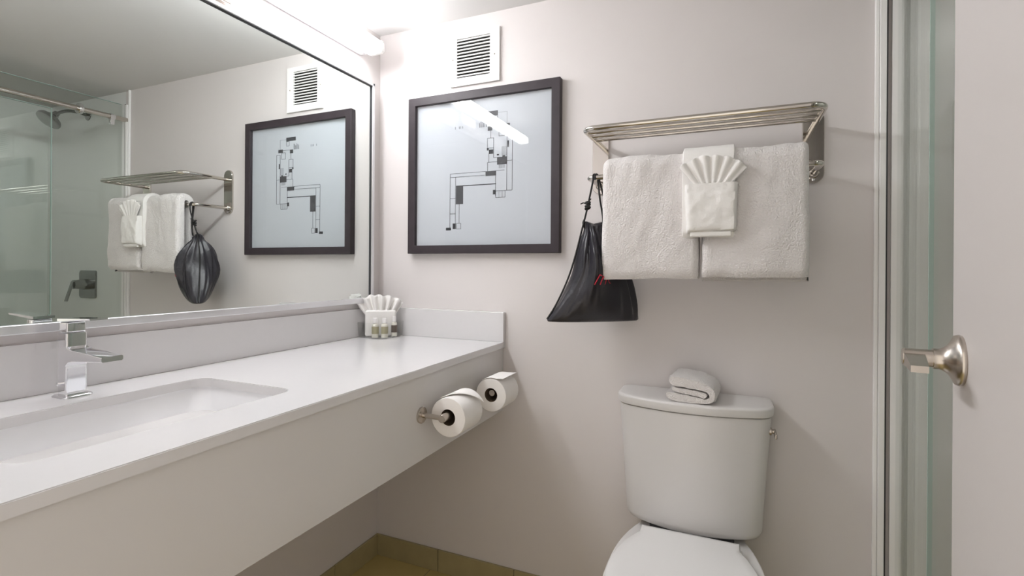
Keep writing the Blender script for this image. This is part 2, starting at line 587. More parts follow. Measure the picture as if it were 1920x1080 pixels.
# ------------------------------------------------------------------ framed print
PX0, PX1, PZ0, PZ1 = 0.157, 0.768, 1.203, 1.7975
pf = thing('framed_print', 'square dark framed abstract line print hanging on the back wall', 'picture', ((PX0 + PX1) / 2, 0, PZ0))
W = 0.031
fr = bmesh.new()
def mitre(bm, x0, x1, z0, z1, w, yf, yb):
    o_ = [(x0, z0), (x1, z0), (x1, z1), (x0, z1)]
    i_ = [(x0 + w, z0 + w), (x1 - w, z0 + w), (x1 - w, z1 - w), (x0 + w, z1 - w)]
    V = lambda p, y: bm.verts.new((p[0], y, p[1]))
    of, ob = [V(p, yf) for p in o_], [V(p, yb) for p in o_]
    jf, jb = [V(p, yf) for p in i_], [V(p, yb) for p in i_]
    for k in range(4):
        n = (k + 1) % 4
        bm.faces.new((of[k], of[n], jf[n], jf[k]))
        bm.faces.new((ob[k], ob[n], jb[n], jb[k]))
        bm.faces.new((of[k], of[n], ob[n], ob[k]))
        bm.faces.new((jf[k], jf[n], jb[n], jb[k]))
mitre(fr, PX0, PX1, PZ0, PZ1, W, -0.028, -0.002)
o = obj('frame', fr, M['frame'], pf)
mod(o, 'BEVEL', width=0.0015, segments=2)
obj('paper', B(PX0 + W - .004, PX1 - W + .004, -0.012, -0.004, PZ0 + W - .004, PZ1 - W + .004), M['paper'], pf, smooth=False)
ln = bmesh.new()
def R(u0, v0, u1, v1, mi=0):
    box(ln, PX0 + min(u0, u1), PX0 + max(u0, u1), -0.0126, -0.0118, PZ0 + min(v0, v1), PZ0 + max(v0, v1), mi=mi)
def L(u0, v0, u1, v1, t=0.0013, mi=0):
    if abs(u0 - u1) < abs(v0 - v1):
        R(u0 - t / 2, v0, u0 + t / 2, v1, mi)
    else:
        R(u0, v0 - t / 2, u1, v0 + t / 2, mi)
def O(u0, v0, u1, v1, t=0.0013, mi=0):
    L(u0, v0, u0, v1, t, mi); L(u1, v0, u1, v1, t, mi); L(u0, v0, u1, v0, t, mi); L(u0, v1, u1, v1, t, mi)
# feet
R(0.161, 0.087, 0.182, 0.097); R(0.190, 0.091, 0.203, 0.112); O(0.206, 0.091, 0.224, 0.112)
# lower leg
L(0.178, 0.097, 0.178, 0.297); L(0.201, 0.112, 0.201, 0.284); L(0.217, 0.112, 0.217, 0.186)
L(0.178, 0.148, 0.201, 0.148); L(0.178, 0.205, 0.201, 0.205)
R(0.203, 0.183, 0.233, 0.252, 1)
# horizontal arms
L(0.178, 0.297, 0.326, 0.297); L(0.178, 0.284, 0.322, 0.284); L(0.233, 0.250, 0.367, 0.249, 0.0032)
R(0.325, 0.280, 0.367, 0.297, 1)
L(0.365, 0.205, 0.365, 0.282)
R(0.355, 0.212, 0.364, 0.228); O(0.366, 0.200, 0.403, 0.224)
for k in range(4):
    L(0.376 + 0.006 * k, 0.201, 0.376 + 0.006 * k, 0.222, 0.0012, 2)
L(0.409, 0.224, 0.409, 0.440); L(0.430, 0.224, 0.430, 0.440); L(0.403, 0.224, 0.430, 0.224); L(0.409, 0.440, 0.430, 0.440)
L(0.409, 0.330, 0.430, 0.330)
R(0.371, 0.318, 0.410, 0.345, 1); R(0.392, 0.344, 0.402, 0.350, 1)
for k in range(6):
    L(0.379 + 0.0042 * k, 0.305, 0.379 + 0.0042 * k, 0.317, 0.0016, 2)
    L(0.390 + 0.0035 * k, 0.349, 0.390 + 0.0035 * k, 0.382, 0.0012, 2)
L(0.333, 0.297, 0.333, 0.329); L(0.333, 0.329, 0.372, 0.329); L(0.367, 0.297, 0.400, 0.300)
L(0.338, 0.329, 0.338, 0.362); L(0.357, 0.344, 0.372, 0.344); L(0.357, 0.344, 0.357, 0.416)
R(0.338, 0.359, 0.355, 0.374); R(0.330, 0.372, 0.337, 0.381)
O(0.332, 0.380, 0.357, 0.416); R(0.370, 0.351, 0.378, 0.356)
L(0.345, 0.416, 0.345, 0.445); R(0.333, 0.443, 0.351, 0.458, 1)
R(0.411, 0.378, 0.417, 0.401)
R(0.394, 0.449, 0.420, 0.463, 1); R(0.318, 0.497, 0.373, 0.513, 1); O(0.356, 0.476, 0.372, 0.496)
O(0.378, 0.420, 0.400, 0.448); L(0.373, 0.505, 0.410, 0.505, 0.0012, 2); L(0.409, 0.462, 0.409, 0.505, 0.0012, 2)
for k in range(6):
    L(0.300 + 0.0055 * k, 0.458, 0.300 + 0.0055 * k, 0.475 + 0.004 * (k % 3), 0.0022 if k % 2 else 0.0012)
L(0.333, 0.458, 0.394, 0.458, 0.0012)
for u in (0.197, 0.214, 0.228):
    R(u, 0.462, u + 0.0035, 0.471, 2)
R(0.2200, 0.462, 0.2225, 0.471, 2)
obj('line_drawing', ln, [M['ink'], M['inkgrey'], M['inkpale']], pf, smooth=False)
obj('glazing', B(PX0 + W - .003, PX1 - W + .003, -0.0205, -0.0190, PZ0 + W - .003, PZ1 - W + .003), M['picglass'], pf, smooth=False)

# ------------------------------------------------------------------ vent
VX0, VX1, VZ0, VZ1 = 0.330, 0.5325, 1.826, 2.021
ve = thing('air_vent', 'white louvred air vent cover high on the back wall above the framed print', 'vent', ((VX0 + VX1) / 2, 0, VZ0))
sx0, sx1, sz0, sz1 = 0.358, 0.4945, 1.855, 2.000
bm = bmesh.new()
box(bm, VX0, sx0, -0.009, 0, VZ0, VZ1); box(bm, sx1, VX1, -0.009, 0, VZ0, VZ1)
box(bm, sx0, sx1, -0.009, 0, VZ0, sz0); box(bm, sx0, sx1, -0.009, 0, sz1, VZ1)
bmesh.ops.remove_doubles(bm, verts=bm.verts, dist=1e-5)
obj('cover', bm, M['ventwhite'], ve, smooth=False)
obj('slot_shade', B(sx0, sx1, -0.0012, 0, sz0, sz1), M['black'], ve, smooth=False)  # flat black sheet paints the darkness behind the louvers
bm = bmesh.new()
NS = 12
for k in range(NS):
    z = sz0 + (k + 0.5) * (sz1 - sz0) / NS
    rg = [[Vector((x, -0.0088, z + 0.0032)), Vector((x, -0.0088, z - 0.0012)), Vector((x, -0.0050, z - 0.0016)), Vector((x, -0.0045, z + 0.0024))] for x in (sx0, sx1)]
    loft(bm, rg)
obj('louvers', bm, M['ventwhite'], ve, smooth=False)
for x in (0.341, 0.5135):
    bm = bmesh.new()
    lathe(bm, [(0.0, 0), (0.003, 0), (0.002, 0.0015), (0.0, 0.002)], (x, -0.0088, 1.926 if x < .4 else 1.9225), (0, -1, 0), 12)
    obj('screw', bm, M['nickel'], ve)

# ------------------------------------------------------------------ towel rack
RZ, BZ = 1.556, 1.423
XL, XR, YF = 0.903, 1.5105, -0.222
rk = thing('towel_rack', 'polished metal hotel towel shelf with a bar beneath on the back wall', 'towel rack', ((XL + XR) / 2, 0, 1.39))
for xc in (XL, XR):
    bm = bmesh.new()
    def stad(w, h, y, n=12):
        out = []
        zc0, zc1 = 1.395 + .0275, 1.602 - .0275
        for cz, a0 in ((zc1, 0), (zc0, 180)):
            for i in range(n + 1):
                a = math.radians(a0 + 180 * i / n)
                out.append(Vector((xc + w * math.cos(a), y, cz + (h * math.sin(a)))))
        return out
    loft(bm, [stad(.0275, .0275, 0), stad(.0275, .0275, -.006), stad(.0255, .0255, -.009)])
    obj('wall_bracket', bm, M['rackmetal'], rk)
def corner(x, y, z, sx, r, n=8):
    # quarter bend from going -y to going along x
    return [(x + sx * (r - r * math.cos(PI / 2 * i / n)), y + r - r * math.sin(PI / 2 * i / n), z) for i in range(n + 1)]
bm = bmesh.new()
pts = [(XL, -.006, RZ)] + corner(XL, YF, RZ, 1, 0.035) + corner(XR, YF, RZ, -1, 0.035)[::-1] + [(XR, -.006, RZ)]
tube(bm, pts, 0.0080, 16)
obj('shelf_hoop', bm, M['rackmetal'], rk)
for y in (-0.178, -0.132, -0.085):
    bm = bmesh.new()
    tube(bm, [(XL + .003, y, RZ - .001), (XR - .003, y, RZ - .001)], 0.0058, 14)
    obj('shelf_rod', bm, M['rackmetal'], rk)
bm = bmesh.new()
BY = -0.165
pts = [(XL + .001, -.006, BZ)] + corner(XL + .001, BY, BZ, 1, 0.018) + corner(XR - .001, BY, BZ, -1, 0.018)[::-1] + [(XR - .001, -.006, BZ)]
tube(bm, pts, 0.0078, 16)
obj('towel_bar', bm, M['rackmetal'], rk)
for xc in (XL, XR):
    bm = bmesh.new()
    lathe(bm, [(0.0, 0.0), (0.014, 0.0), (0.0145, 0.004), (0.010, 0.010), (0.0, 0.0105)], (xc, -0.009, BZ), (0, -1, 0), 24)
    obj('bar_collar', bm, M['rackmetal'], rk)
    bm = bmesh.new()
    lathe(bm, [(0.0, 0.0), (0.0045, 0.0), (0.004, 0.002), (0.0, 0.0025)], (xc, -0.009, 1.405), (0, -1, 0), 12)
    obj('screw', bm, M['chrome'], rk)

# ------------------------------------------------------------------ towels over the bar
def draped(bm, x0, x1, yF, yB, zt, zf, zb, gap, seed, nx=46, amp=0.004, zslope=0.0, edge=0.018, leanL=0.0, leanR=0.0):
    """thick folded cloth hung over a rod: closed cross-section in y-z swept along x"""
    yc = (yF + yB) / 2
    R_ = (yB - yF) / 2
    outer = []
    nf = 26
    for i in range(nf + 1):
        outer.append((yF, zf + (zt - R_ - zf) * i / nf, (-1, 0)))
    for i in range(1, 14):
        a = PI - PI * i / 14
        outer.append((yc + R_ * math.cos(a), zt - R_ + R_ * math.sin(a), (math.cos(a), math.sin(a))))
    for i in range(nf + 1):
        outer.append((yB, zt - R_ - (zt - R_ - zb) * i / nf, (1, 0)))
    inner = []
    g = gap
    zi = min(zt - R_ + g, zt - 0.006)
    inner.append((yc + g, zb + 0.004)); inner.append((yc + g, (zb + zi) / 2)); inner.append((yc + g, zi - g))
    for i in range(1, 6):
        a = PI * i / 6
        inner.append((yc + g * math.cos(a), zi - g + g * math.sin(a)))
    inner.append((yc - g, zi - g)); inner.append((yc - g, (zf + zi) / 2)); inner.append((yc - g, zf + 0.004))
    rings = []
    ts = [0, 0.004, 0.012, 0.025] + [0.025 + 0.95 * i / nx for i in range(1, nx)] + [0.975, 0.988, 0.996, 1]
    for t in ts:
        x = x0 + (x1 - x0) * t
        d = min(t, 1 - t) * (x1 - x0)
        q = 1.0 if d >= edge else math.sqrt(max(0.0, 1 - (1 - d / edge) ** 2))
        ring = []
        for (y, z, n_) in outer:
            e = amp * (nz(x * 9, z * 7, seed) * 1.2 + nz(x * 30, z * 26, seed + 5) * 0.5 + nz(x * 90, z * 90, seed + 9) * 0.22)
            hem = 0.0
            if z - zf < 0.02 and y == yF:
                hem = 0.010 * (1 - (z - zf) / 0.02) ** 2
            if z - zb < 0.02 and y == yB:
                hem = 0.010 * (1 - (z - zb) / 0.02) ** 2
            half = R_ * (0.45 + 0.55 * q)
            yy = y + n_[0] * (e - hem) - n_[0] * (R_ - half)
            zz = z + n_[1] * e - n_[1] * (1 - q) * 0.012
            k = (zt - zz) / (zt - zf)
            low = 0.004 * nz(x * 12, 0, seed + 3) * max(0, k)
            xx = x + (leanL * (1 - t) + leanR * t) * k * 0.03 + 0.0022 * nz(z * 20, seed, 1.5) * (1 if t > .9 or t < .1 else 0)
            ring.append(Vector((xx, yy, zz + low + zslope * (x - x0))))
        for (y, z) in inner:
            ring.append(Vector((x, y, z + zslope * (x - x0))))
        rings.append(ring)
    loft(bm, rings)

bm = bmesh.new()
draped(bm, 0.955, 1.219, -0.207, -0.130, 1.472, 1.119, 1.125, 0.010, 2.3, zslope=0.02, amp=0.0065, leanL=-.12)
t1 = tag(obj('bath_towel', bm, M['towel']), 'thick white terry towel on the left half of the rack bar, beside the black bag', 'towel', 'bath towels on the rack')
bm = bmesh.new()
draped(bm, 1.2265, 1.478, -0.207, -0.130, 1.474, 1.128, 1.117, 0.010, 7.7, zslope=0.012, amp=0.0065, leanR=.10)
t2 = tag(obj('bath_towel', bm, M['towel']), 'thick white terry towel on the right half of the rack bar, near the shower', 'towel', 'bath towels on the rack')

ht = thing('hand_towel', 'white hand towel with a folded pocket hung over the middle of the two thick towels', 'towel', (1.245, -0.17, 1.24))
bm = bmesh.new()
draped(bm, 1.176, 1.307, -0.218, -0.121, 1.486, 1.236, 1.30, 0.0400, 4.1, nx=20, amp=0.0016, edge=0.004)
obj('drape', bm, M['cloth'], ht)
# the pocket
bm = bmesh.new()
def pocket_pt(u, v, side):
    x = 1.186 + 0.126 * u + 0.004 * (v - 0.5) * (2 * u - 1)
    z = 1.244 + 0.132 * v + 0.006 * u * (1 - v)
    eb = min(u, 1 - u, v) * 12
    q = math.sqrt(max(0, 1 - (1 - min(1, eb)) ** 2))
    d = 0.020 * (0.25 + 0.75 * q) + 0.0035 * nz(u * 4, v * 4, 3.3) + 0.0025 * nz(u * 9, v * 11, 8) + 0.003 * math.sin(PI * v)
    return Vector((x, -0.2175 - (d if side else 0.0), z))
gf = []
sheet(bm, lambda u, v: pocket_pt(u, v, 1), 24, 24)
sheet(bm, lambda u, v: Vector((pocket_pt(u, v, 1).x, -0.2165, pocket_pt(u, v, 1).z)), 24, 24)
bmesh.ops.remove_doubles(bm, verts=bm.verts, dist=1e-5)
bnd = [e for e in bm.edges if len(e.link_faces) == 1]
bmesh.ops.bridge_loops(bm, edges=bnd)
obj('pocket', bm, M['cloth'], ht)
bm = bmesh.new()
box(bm, 1.198, 1.300, -0.232, -0.222, 1.236, 1.250, 0.004, 3)
obj('pocket_hem', bm, M['cloth'], ht)

def fan(bm, cx, y0, z0, r0, r1, a0, a1, pleats, amp, lean=0.0, seed=0.0, roty=None, nv=14, rvar=0.006):
    """pleated fan of cloth opening upwards from a pocket"""
    def f(u, v):
        a = math.radians(a0 + (a1 - a0) * u)
        r = r0 + (r1 - r0 + rvar * nz(u * 7, seed, 0.3)) * v
        ph = u * pleats * 2 * PI
        w = math.sin(ph)
        d = amp * (w if abs(w) < .2 else math.copysign(abs(w) ** 0.6, w)) * (0.35 + 0.65 * v)
        x = cx + math.sin(a) * r
        z = z0 + math.cos(a) * r
        return Vector((x, y0 - d - lean * v, z))
    sheet(bm, f, int(pleats * 12), nv)

wc = bmesh.new()
fan(wc, 1.249, -0.226, 1.328, 0.030, 0.122, -40, 46, 6, 0.0065, lean=0.006, seed=1.0)
o = obj('washcloth', wc, M['cloth'])
mod(o, 'SOLIDIFY', thickness=0.004, offset=0)
mod(o, 'SUBSURF', levels=1, render_levels=1)
tag(o, 'white washcloth pleated like a fan, tucked in the pocket of the hand towel', 'washcloth', 'pleated washcloths')

# ------------------------------------------------------------------ black drawstring bag hung on the left end of the bar
bag = thing('drawstring_bag', 'black nylon drawstring bag hanging from the left end of the towel bar', 'bag', (0.905, -0.142, 0.99))
D = Vector((0.82, 0.572, 0)); N = Vector((-0.572, 0.82, 0))
def bag_ring(z, sl, sr, t, pleat, n=96):
    out = []
    for k in range(n):
        a = 2 * PI * k / n
        c_, s_ = math.cos(a), math.sin(a)
        sw = (sr if c_ > 0 else sl) * abs(c_) ** 0.9 * (1 if c_ > 0 else -1)
        p = t * (abs(s_) ** 0.8) * (1 if s_ > 0 else -1)
        if s_ < 0:
            p *= 1 - 0.42 * max(0, min(1, (sw + .01) / 0.05)) * max(0, min(1, (z - 1.03) / .08))
        if s_ > 0:
            p *= 0.86
        w = a + 0.35 * nz(c_ * 1.5, s_ * 1.5, z * 5)
        mm = 1 + pleat * (1.5 * nz(c_ * 3.2 + 4 * z, s_ * 3.2, 2.0 + z * 6) + 0.35 * math.sin(9 * w) * (0.3 + nz(c_ * 2, s_ * 2, 7)) + 1.3 * nz(c_ * 6 + 9 * z, s_ * 6, z * 12) + 0.5 * nz(c_ * 14, s_ * 14, z * 20))
        q = Vector((0.912, -0.142, z)) + D * sw * (0.5 + 0.5 * mm) + N * p * mm
        q.z += max(0, z - 1.256) / 0.035 * (0.020 * abs(c_) ** 2 - 0.014)
        out.append(q)
    return out
def bag_front(s_along, z):
    """nearest front surface point of the pouch at that place"""
    lo = max([p for p in prof if p[0] <= z]); hi = min([p for p in prof if p[0] > z])
    k = (z - lo[0]) / (hi[0] - lo[0])
    v = [lo[i] + (hi[i] - lo[i]) * k for i in range(5)]
    ring = bag_ring(z, v[1], v[2], v[3], v[4], 240)
    best = min((q for q in ring if (q - Vector((0.912, -0.142, z))).dot(N) < 0), key=lambda q: abs((q - Vector((0.912, -0.142, z))).dot(D) - s_along))
    return best - N * 0.0004
prof = [(0.989, .142, .148, .026, .0), (0.993, .144, .151, .034, .02), (1.010, .132, .148, .048, .05), (1.040, .109, .142, .062, .08),
        (1.075, .086, .134, .077, .10), (1.115, .063, .124, .087, .12), (1.155, .048, .108, .086, .14), (1.195, .045, .085, .076, .17),
        (1.230, .038, .060, .060, .20), (1.256, .026, .042, .040, .22), (1.272, .024, .032, .026, .22), (1.285, .026, .034, .024, .25), (1.291, .028, .038, .026, .25)]
bm = bmesh.new()
loft(bm, [bag_ring(z, a, b, t, p) for z, a, b, t, p in prof])
o = obj('pouch', bm, M['nylon'], bag)
mod(o, 'SUBSURF', levels=1, render_levels=1)
# cords: up over the bar, through the mouth, down the left edge to the bottom corner
bm = bmesh.new()
bl = Vector((0.912, -0.142, 0.0)) - D * 0.150
tube(bm, smooth_path([(0.921, -0.176, 1.415), (0.917, -0.178, 1.39), (0.905, -0.170, 1.345), (0.900, -0.168, 1.325), (0.893, -0.165, 1.30), (0.882, -0.163, 1.26), (0.866, -0.168, 1.19), (0.848, -0.180, 1.12), (0.818, -0.206, 1.04), (0.795, -0.223, 0.998)]), 0.0028, 8)
tube(bm, smooth_path([(0.921, -0.176, 1.415), (0.919, -0.172, 1.428), (0.922, -0.165, 1.4345), (0.926, -0.156, 1.430), (0.930, -0.152, 1.415), (0.936, -0.154, 1.36), (0.945, -0.150, 1.31), (0.944, -0.145, 1.283)]), 0.0028, 8)
tube(bm, smooth_path([(0.927, -0.176, 1.415), (0.925, -0.172, 1.429), (0.928, -0.165, 1.4345), (0.932, -0.156, 1.430), (0.938, -0.152, 1.40), (0.952, -0.148, 1.35), (0.955, -0.142, 1.29)]), 0.0026, 8)
tube(bm, smooth_path([(0.893, -0.165, 1.30), (0.885, -0.160, 1.288), (0.892, -0.158, 1.272)]), 0.0028, 8)
obj('cord', bm, M['cord'], bag)
bm = bmesh.new()
for k in range(3):
    pts = []
    for i in range(13):
        a = 2 * PI * i / 12
        pts.append((0.903 + 0.0065 * math.cos(a), -0.169 + 0.0065 * math.sin(a), 1.348 - 0.008 * k + 0.003 * math.sin(a + k)))
    tube(bm, pts, 0.0034, 8)
tube(bm, [(0.903, -0.169, 1.345), (0.892, -0.180, 1.347), (0.886, -0.186, 1.343)], 0.0018, 6)
tube(bm, [(0.903, -0.169, 1.345), (0.912, -0.175, 1.356), (0.915, -0.178, 1.358)], 0.0018, 6)
obj('knot', bm, M['cord'], bag)
# slanted red lettering, its end hidden behind the towel
bm = bmesh.new()
def stroke(pts, r=0.0018):
    tube(bm, smooth_path([bag_front(q, z) for q, z in pts], 1), r, 6)
for s0 in (-0.016, 0.002, 0.020):
    stroke([(s0 - .008, 1.104), (s0, 1.120), (s0 + .007, 1.133)])
    stroke([(s0 + .001, 1.124), (s0 + .009, 1.133), (s0 + .015, 1.129)])
stroke([(0.030, 1.130), (0.028, 1.112), (0.036, 1.106), (0.042, 1.112)])
obj('red_lettering', bm, M['red'], bag)

# ------------------------------------------------------------------ toilet
TX = 1.197
to = thing('toilet', 'white two piece toilet standing against the back wall', 'toilet', (TX, -0.4, 0))
def tank_ring(z, hw, ds, dc, yb=-0.008, rc=0.03, n=26):
    """flat back, bowed front, rounded corners"""
    pts = []
    m = 24
    for i in range(m + 1):
        t = -1 + 2 * i / m
        x = t * hw
        y = -(ds + (dc - ds) * (1 - t * t))
        c = (1 - abs(t)) * hw
        if c < rc:
            y += (rc - math.sqrt(max(0, rc * rc - (rc - c) ** 2))) * 1.0
        pts.append(Vector((TX + x, y, z)))
    # spread points in the rounded corners
    pts2 = []
    for i in range(m + 1):
        t = math.sin(-PI / 2 + PI * i / m)
        x = t * hw
        y = -(ds + (dc - ds) * (1 - t * t))
        c = (1 - abs(t)) * hw
        if c < rc:
            y += (rc - math.sqrt(max(0, rc * rc - (rc - c) ** 2)))
        pts2.append(Vector((TX + x, y, z)))
    rb = 0.012
    for i in range(5):
        a = math.radians(90 * i / 4)
        pts2.append(Vector((TX + hw - rb + rb * math.cos(a), yb - rb + rb * math.sin(a), z)))
    for i in range(5):
        a = math.radians(90 + 90 * i / 4)
        pts2.append(Vector((TX - hw + rb + rb * math.cos(a), yb - rb + rb * math.sin(a), z)))
    return pts2
bm = bmesh.new()
loft(bm, [tank_ring(z, hw, ds, dc) for z, hw, ds, dc in (
    (0.398, .150, .085, .125), (0.401, .168, .098, .140), (0.409, .181, .106, .150), (0.424, .187, .110, .156), (0.50, .191, .112, .160),
    (0.62, .199, .115, .164), (0.735, .207, .117, .167), (0.744, .2075, .117, .167), (0.746, .205, .115, .165))])
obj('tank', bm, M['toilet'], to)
bm = bmesh.new()
loft(bm, [tank_ring(z, hw, ds, dc, -0.005, 0.034) for z, hw, ds, dc in (
    (0.7485, .205, .117, .166), (0.7485, .211, .121, .171), (0.7505, .2125, .1225, .173), (0.768, .2145, .1235, .175), (0.7735, .2125, .121, .173), (0.7765, .207, .116, .168), (0.777, .19, .10, .15))])
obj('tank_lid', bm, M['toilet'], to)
bm = bmesh.new()
lathe(bm, [(0.0, 0), (0.011, 0), (0.011, 0.006), (0.006, 0.008), (0.006, 0.016), (0.0, 0.016)], (TX + 0.201, -0.09, 0.705), (1, 0, 0), 20)
box(bm, TX + .2125, TX + .2185, -0.135, -0.082, 0.697, 0.711, 0.002, 2)
obj('flush_lever', bm, M['nickel'], to)
def egg(z, hinge, hw, y0, y1, k=0.0, n=64):
    """seat outline: narrow straight hinge end at y0, rounded front at y1"""
    out = []
    half = []
    m = n // 2
    for i in range(m + 1):
        t = i / m
        y = y0 + (y1 - y0) * (1 - math.cos(PI * t)) / 2
        s = (y0 - y) / (y0 - y1)
        body = hw * math.sqrt(max(0, 1 - ((s - 0.47) / 0.53) ** 2)) if s > 0.47 else hw * math.sqrt(max(0, 1 - ((0.47 - s) / 0.56) ** 2))
        w = max(body, hinge * (1 if s < 0.10 else max(0, 1 - (s - 0.10) * 3)))
        half.append((w, y))
    for w, y in half:
        out.append(Vector((TX + w, y, z)))
    for w, y in reversed(half[:-1]):
        out.append(Vector((TX - w, y, z)))
    return out
Y0, Y1 = -0.172, -0.645
bm = bmesh.new()
loft(bm, [egg(0.404, .126, .172, Y0 - .004, Y1 + .006), egg(0.406, .129, .177, Y0, Y1), egg(0.414, .129, .178, Y0, Y1), egg(0.419, .126, .173, Y0 - .004, Y1 + .006), egg(0.4215, .112, .150, Y0 - .018, Y1 + .03)])
obj('seat_lid', bm, M['seat'], to)
bm = bmesh.new()
loft(bm, [egg(0.388, .131, .179, Y0 - .003, Y1 - .002), egg(0.390, .134, .183, Y0, Y1 - .005), egg(0.399, .134, .183, Y0, Y1 - .005), egg(0.402, .130, .178, Y0 - .003, Y1)])
obj('seat', bm, M['seat'], to)
bm = bmesh.new()
def bowl_ring(z, hw, y0, y1, hinge):
    return egg(z, hinge, hw, y0, y1)
loft(bm, [bowl_ring(0.0, .105, -0.10, -0.56, .10), bowl_ring(0.02, .104, -0.10, -0.56, .10), bowl_ring(0.12, .095, -0.09, -0.54, .095), bowl_ring(0.22, .115, -0.06, -0.58, .10),
          bowl_ring(0.31, .160, -0.03, -0.63, .12), bowl_ring(0.365, .187, -0.02, -0.652, .142), bowl_ring(0.383, .189, -0.02, -0.655, .143), bowl_ring(0.386, .184, -0.025, -0.65, .139)])
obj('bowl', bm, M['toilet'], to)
bm = bmesh.new()
box(bm, TX - .115, TX + .115, -0.115, -0.03, 0.384, 0.3985, 0.004, 2)
obj('tank_gasket', bm, M['gasket'], to)

# folded towel on the tank: a strip folded in three


def folded_towel():
    bm = bmesh.new()
    h0 = 0.777
    # thick layered roll seen end-on: centreline spirals; swept along y
    c = [(0.060, 0.014), (0.020, 0.013), (-0.030, 0.014), (-0.052, 0.018), (-0.050, 0.030), (-0.030, 0.033), (0.010, 0.032), (0.030, 0.031)]
    outer = [(-0.058, 0.002), (-0.03, 0.0), (0.02, 0.0), (0.054, 0.003), (0.066, 0.014), (0.067, 0.030), (0.060, 0.048), (0.040, 0.060), (0.0, 0.068), (-0.040, 0.072),
             (-0.056, 0.069), (-0.061, 0.058), (-0.058, 0.047), (-0.044, 0.044), (-0.01, 0.043), (0.03, 0.039), (0.046, 0.036), (0.052, 0.026), (0.047, 0.018), (0.038, 0.015)]
    # inner tongue groove makes the visible fold lines
    tongue = [(0.034, 0.016), (0.042, 0.021), (0.044, 0.029), (0.036, 0.033), (0.0, 0.037), (-0.035, 0.039), (-0.048, 0.0405), (-0.052, 0.037), (-0.048, 0.029), (-0.02, 0.024), (0.01, 0.021), (0.030, 0.0185)]
    low = [(0.028, 0.0165), (0.005, 0.019), (-0.025, 0.022), (-0.055, 0.0265), (-0.067, 0.024), (-0.068, 0.012), (-0.064, 0.005)]
    def sm(p, closed=True, it=2):
        p = [Vector((a, 0, b)) for a, b in p]
        for _ in range(it):
            q = []
            for i in range(len(p)):
                a, b = p[i], p[(i + 1) % len(p)]
                q += [a * .75 + b * .25, a * .25 + b * .75]
            p = q
        return p
    shape1 = sm(outer[:] + [(0.030, 0.0165), (0.005, 0.0185), (-0.025, 0.0215), (-0.055, 0.0255), (-0.068, 0.023), (-0.069, 0.011)])
    shape2 = sm(tongue)
    cx, cz = 1.203, h0
    for shp, yin in ((shape1, 0.0), (shape2, 0.002)):
        rings = []
        n = 16
        for j in range(n + 1):
            t = j / n
            y = -0.166 + yin + (0.138 - 2 * yin) * t
            d = min(t, 1 - t) * n
            s = 1 if d >= 1 else 0.955 + 0.045 * d
            cen = Vector((0, 0, 0.034))
            ring = []
            for k, p in enumerate(shp):
                q = cen + (p - cen) * s
                e = 0.0034 * nz(q.x * 45, y * 45, q.z * 45) + 0.0016 * nz(q.x * 140, y * 140, q.z * 140)
                dirv = (p - cen).normalized()
                q = q + dirv * e
                if q.z < 0.0005:
                    q.z = 0.0005
                ring.append(Vector((cx + q.x, y, cz + q.z)))
            rings.append(ring)
        loft(bm, rings)
    # turn a little about its centre
    rot = Matrix.Rotation(math.radians(-4), 4, 'Z')
    for v in bm.verts:
        c_ = Vector((cx, -0.097, 0))
        v.co = rot @ (v.co - c_) + c_
    return bm
o = obj('folded_towel', folded_towel(), M['towel'])
tag(o, 'small white towel folded in a stack on top of the toilet tank', 'towel')

# ------------------------------------------------------------------ toilet paper holders and rolls on the apron
APX = CD - 0.008
def holder(yplate, zc, xr, ylen, label, sgn=1):
    t = thing('paper_holder', label, 'toilet paper holder', (APX, yplate, zc - .02), 'paper holders on the apron')
    bm = bmesh.new()
    lathe(bm, [(0.0, 0), (0.0215, 0), (0.0215, 0.005), (0.019, 0.007), (0.0, 0.0072)], (APX, yplate, zc), (1, 0, 0), 32)
    obj('wall_plate', bm, M['nickel'], t)
    bm = bmesh.new()
    tube(bm, [(APX + .006, yplate, zc), (xr, yplate, zc)], 0.0065, 16)
    obj('post', bm, M['nickel'], t)
    bm = bmesh.new()
    lathe(bm, [(0.0, 0), (0.0095, 0), (0.0105, 0.0015), (0.0105, ylen - .0015), (0.0095, ylen), (0.0, ylen)], (xr, yplate - 0.010 * sgn, zc), (0, sgn, 0), 24)
    obj('spindle', bm, M['nickel'], t)
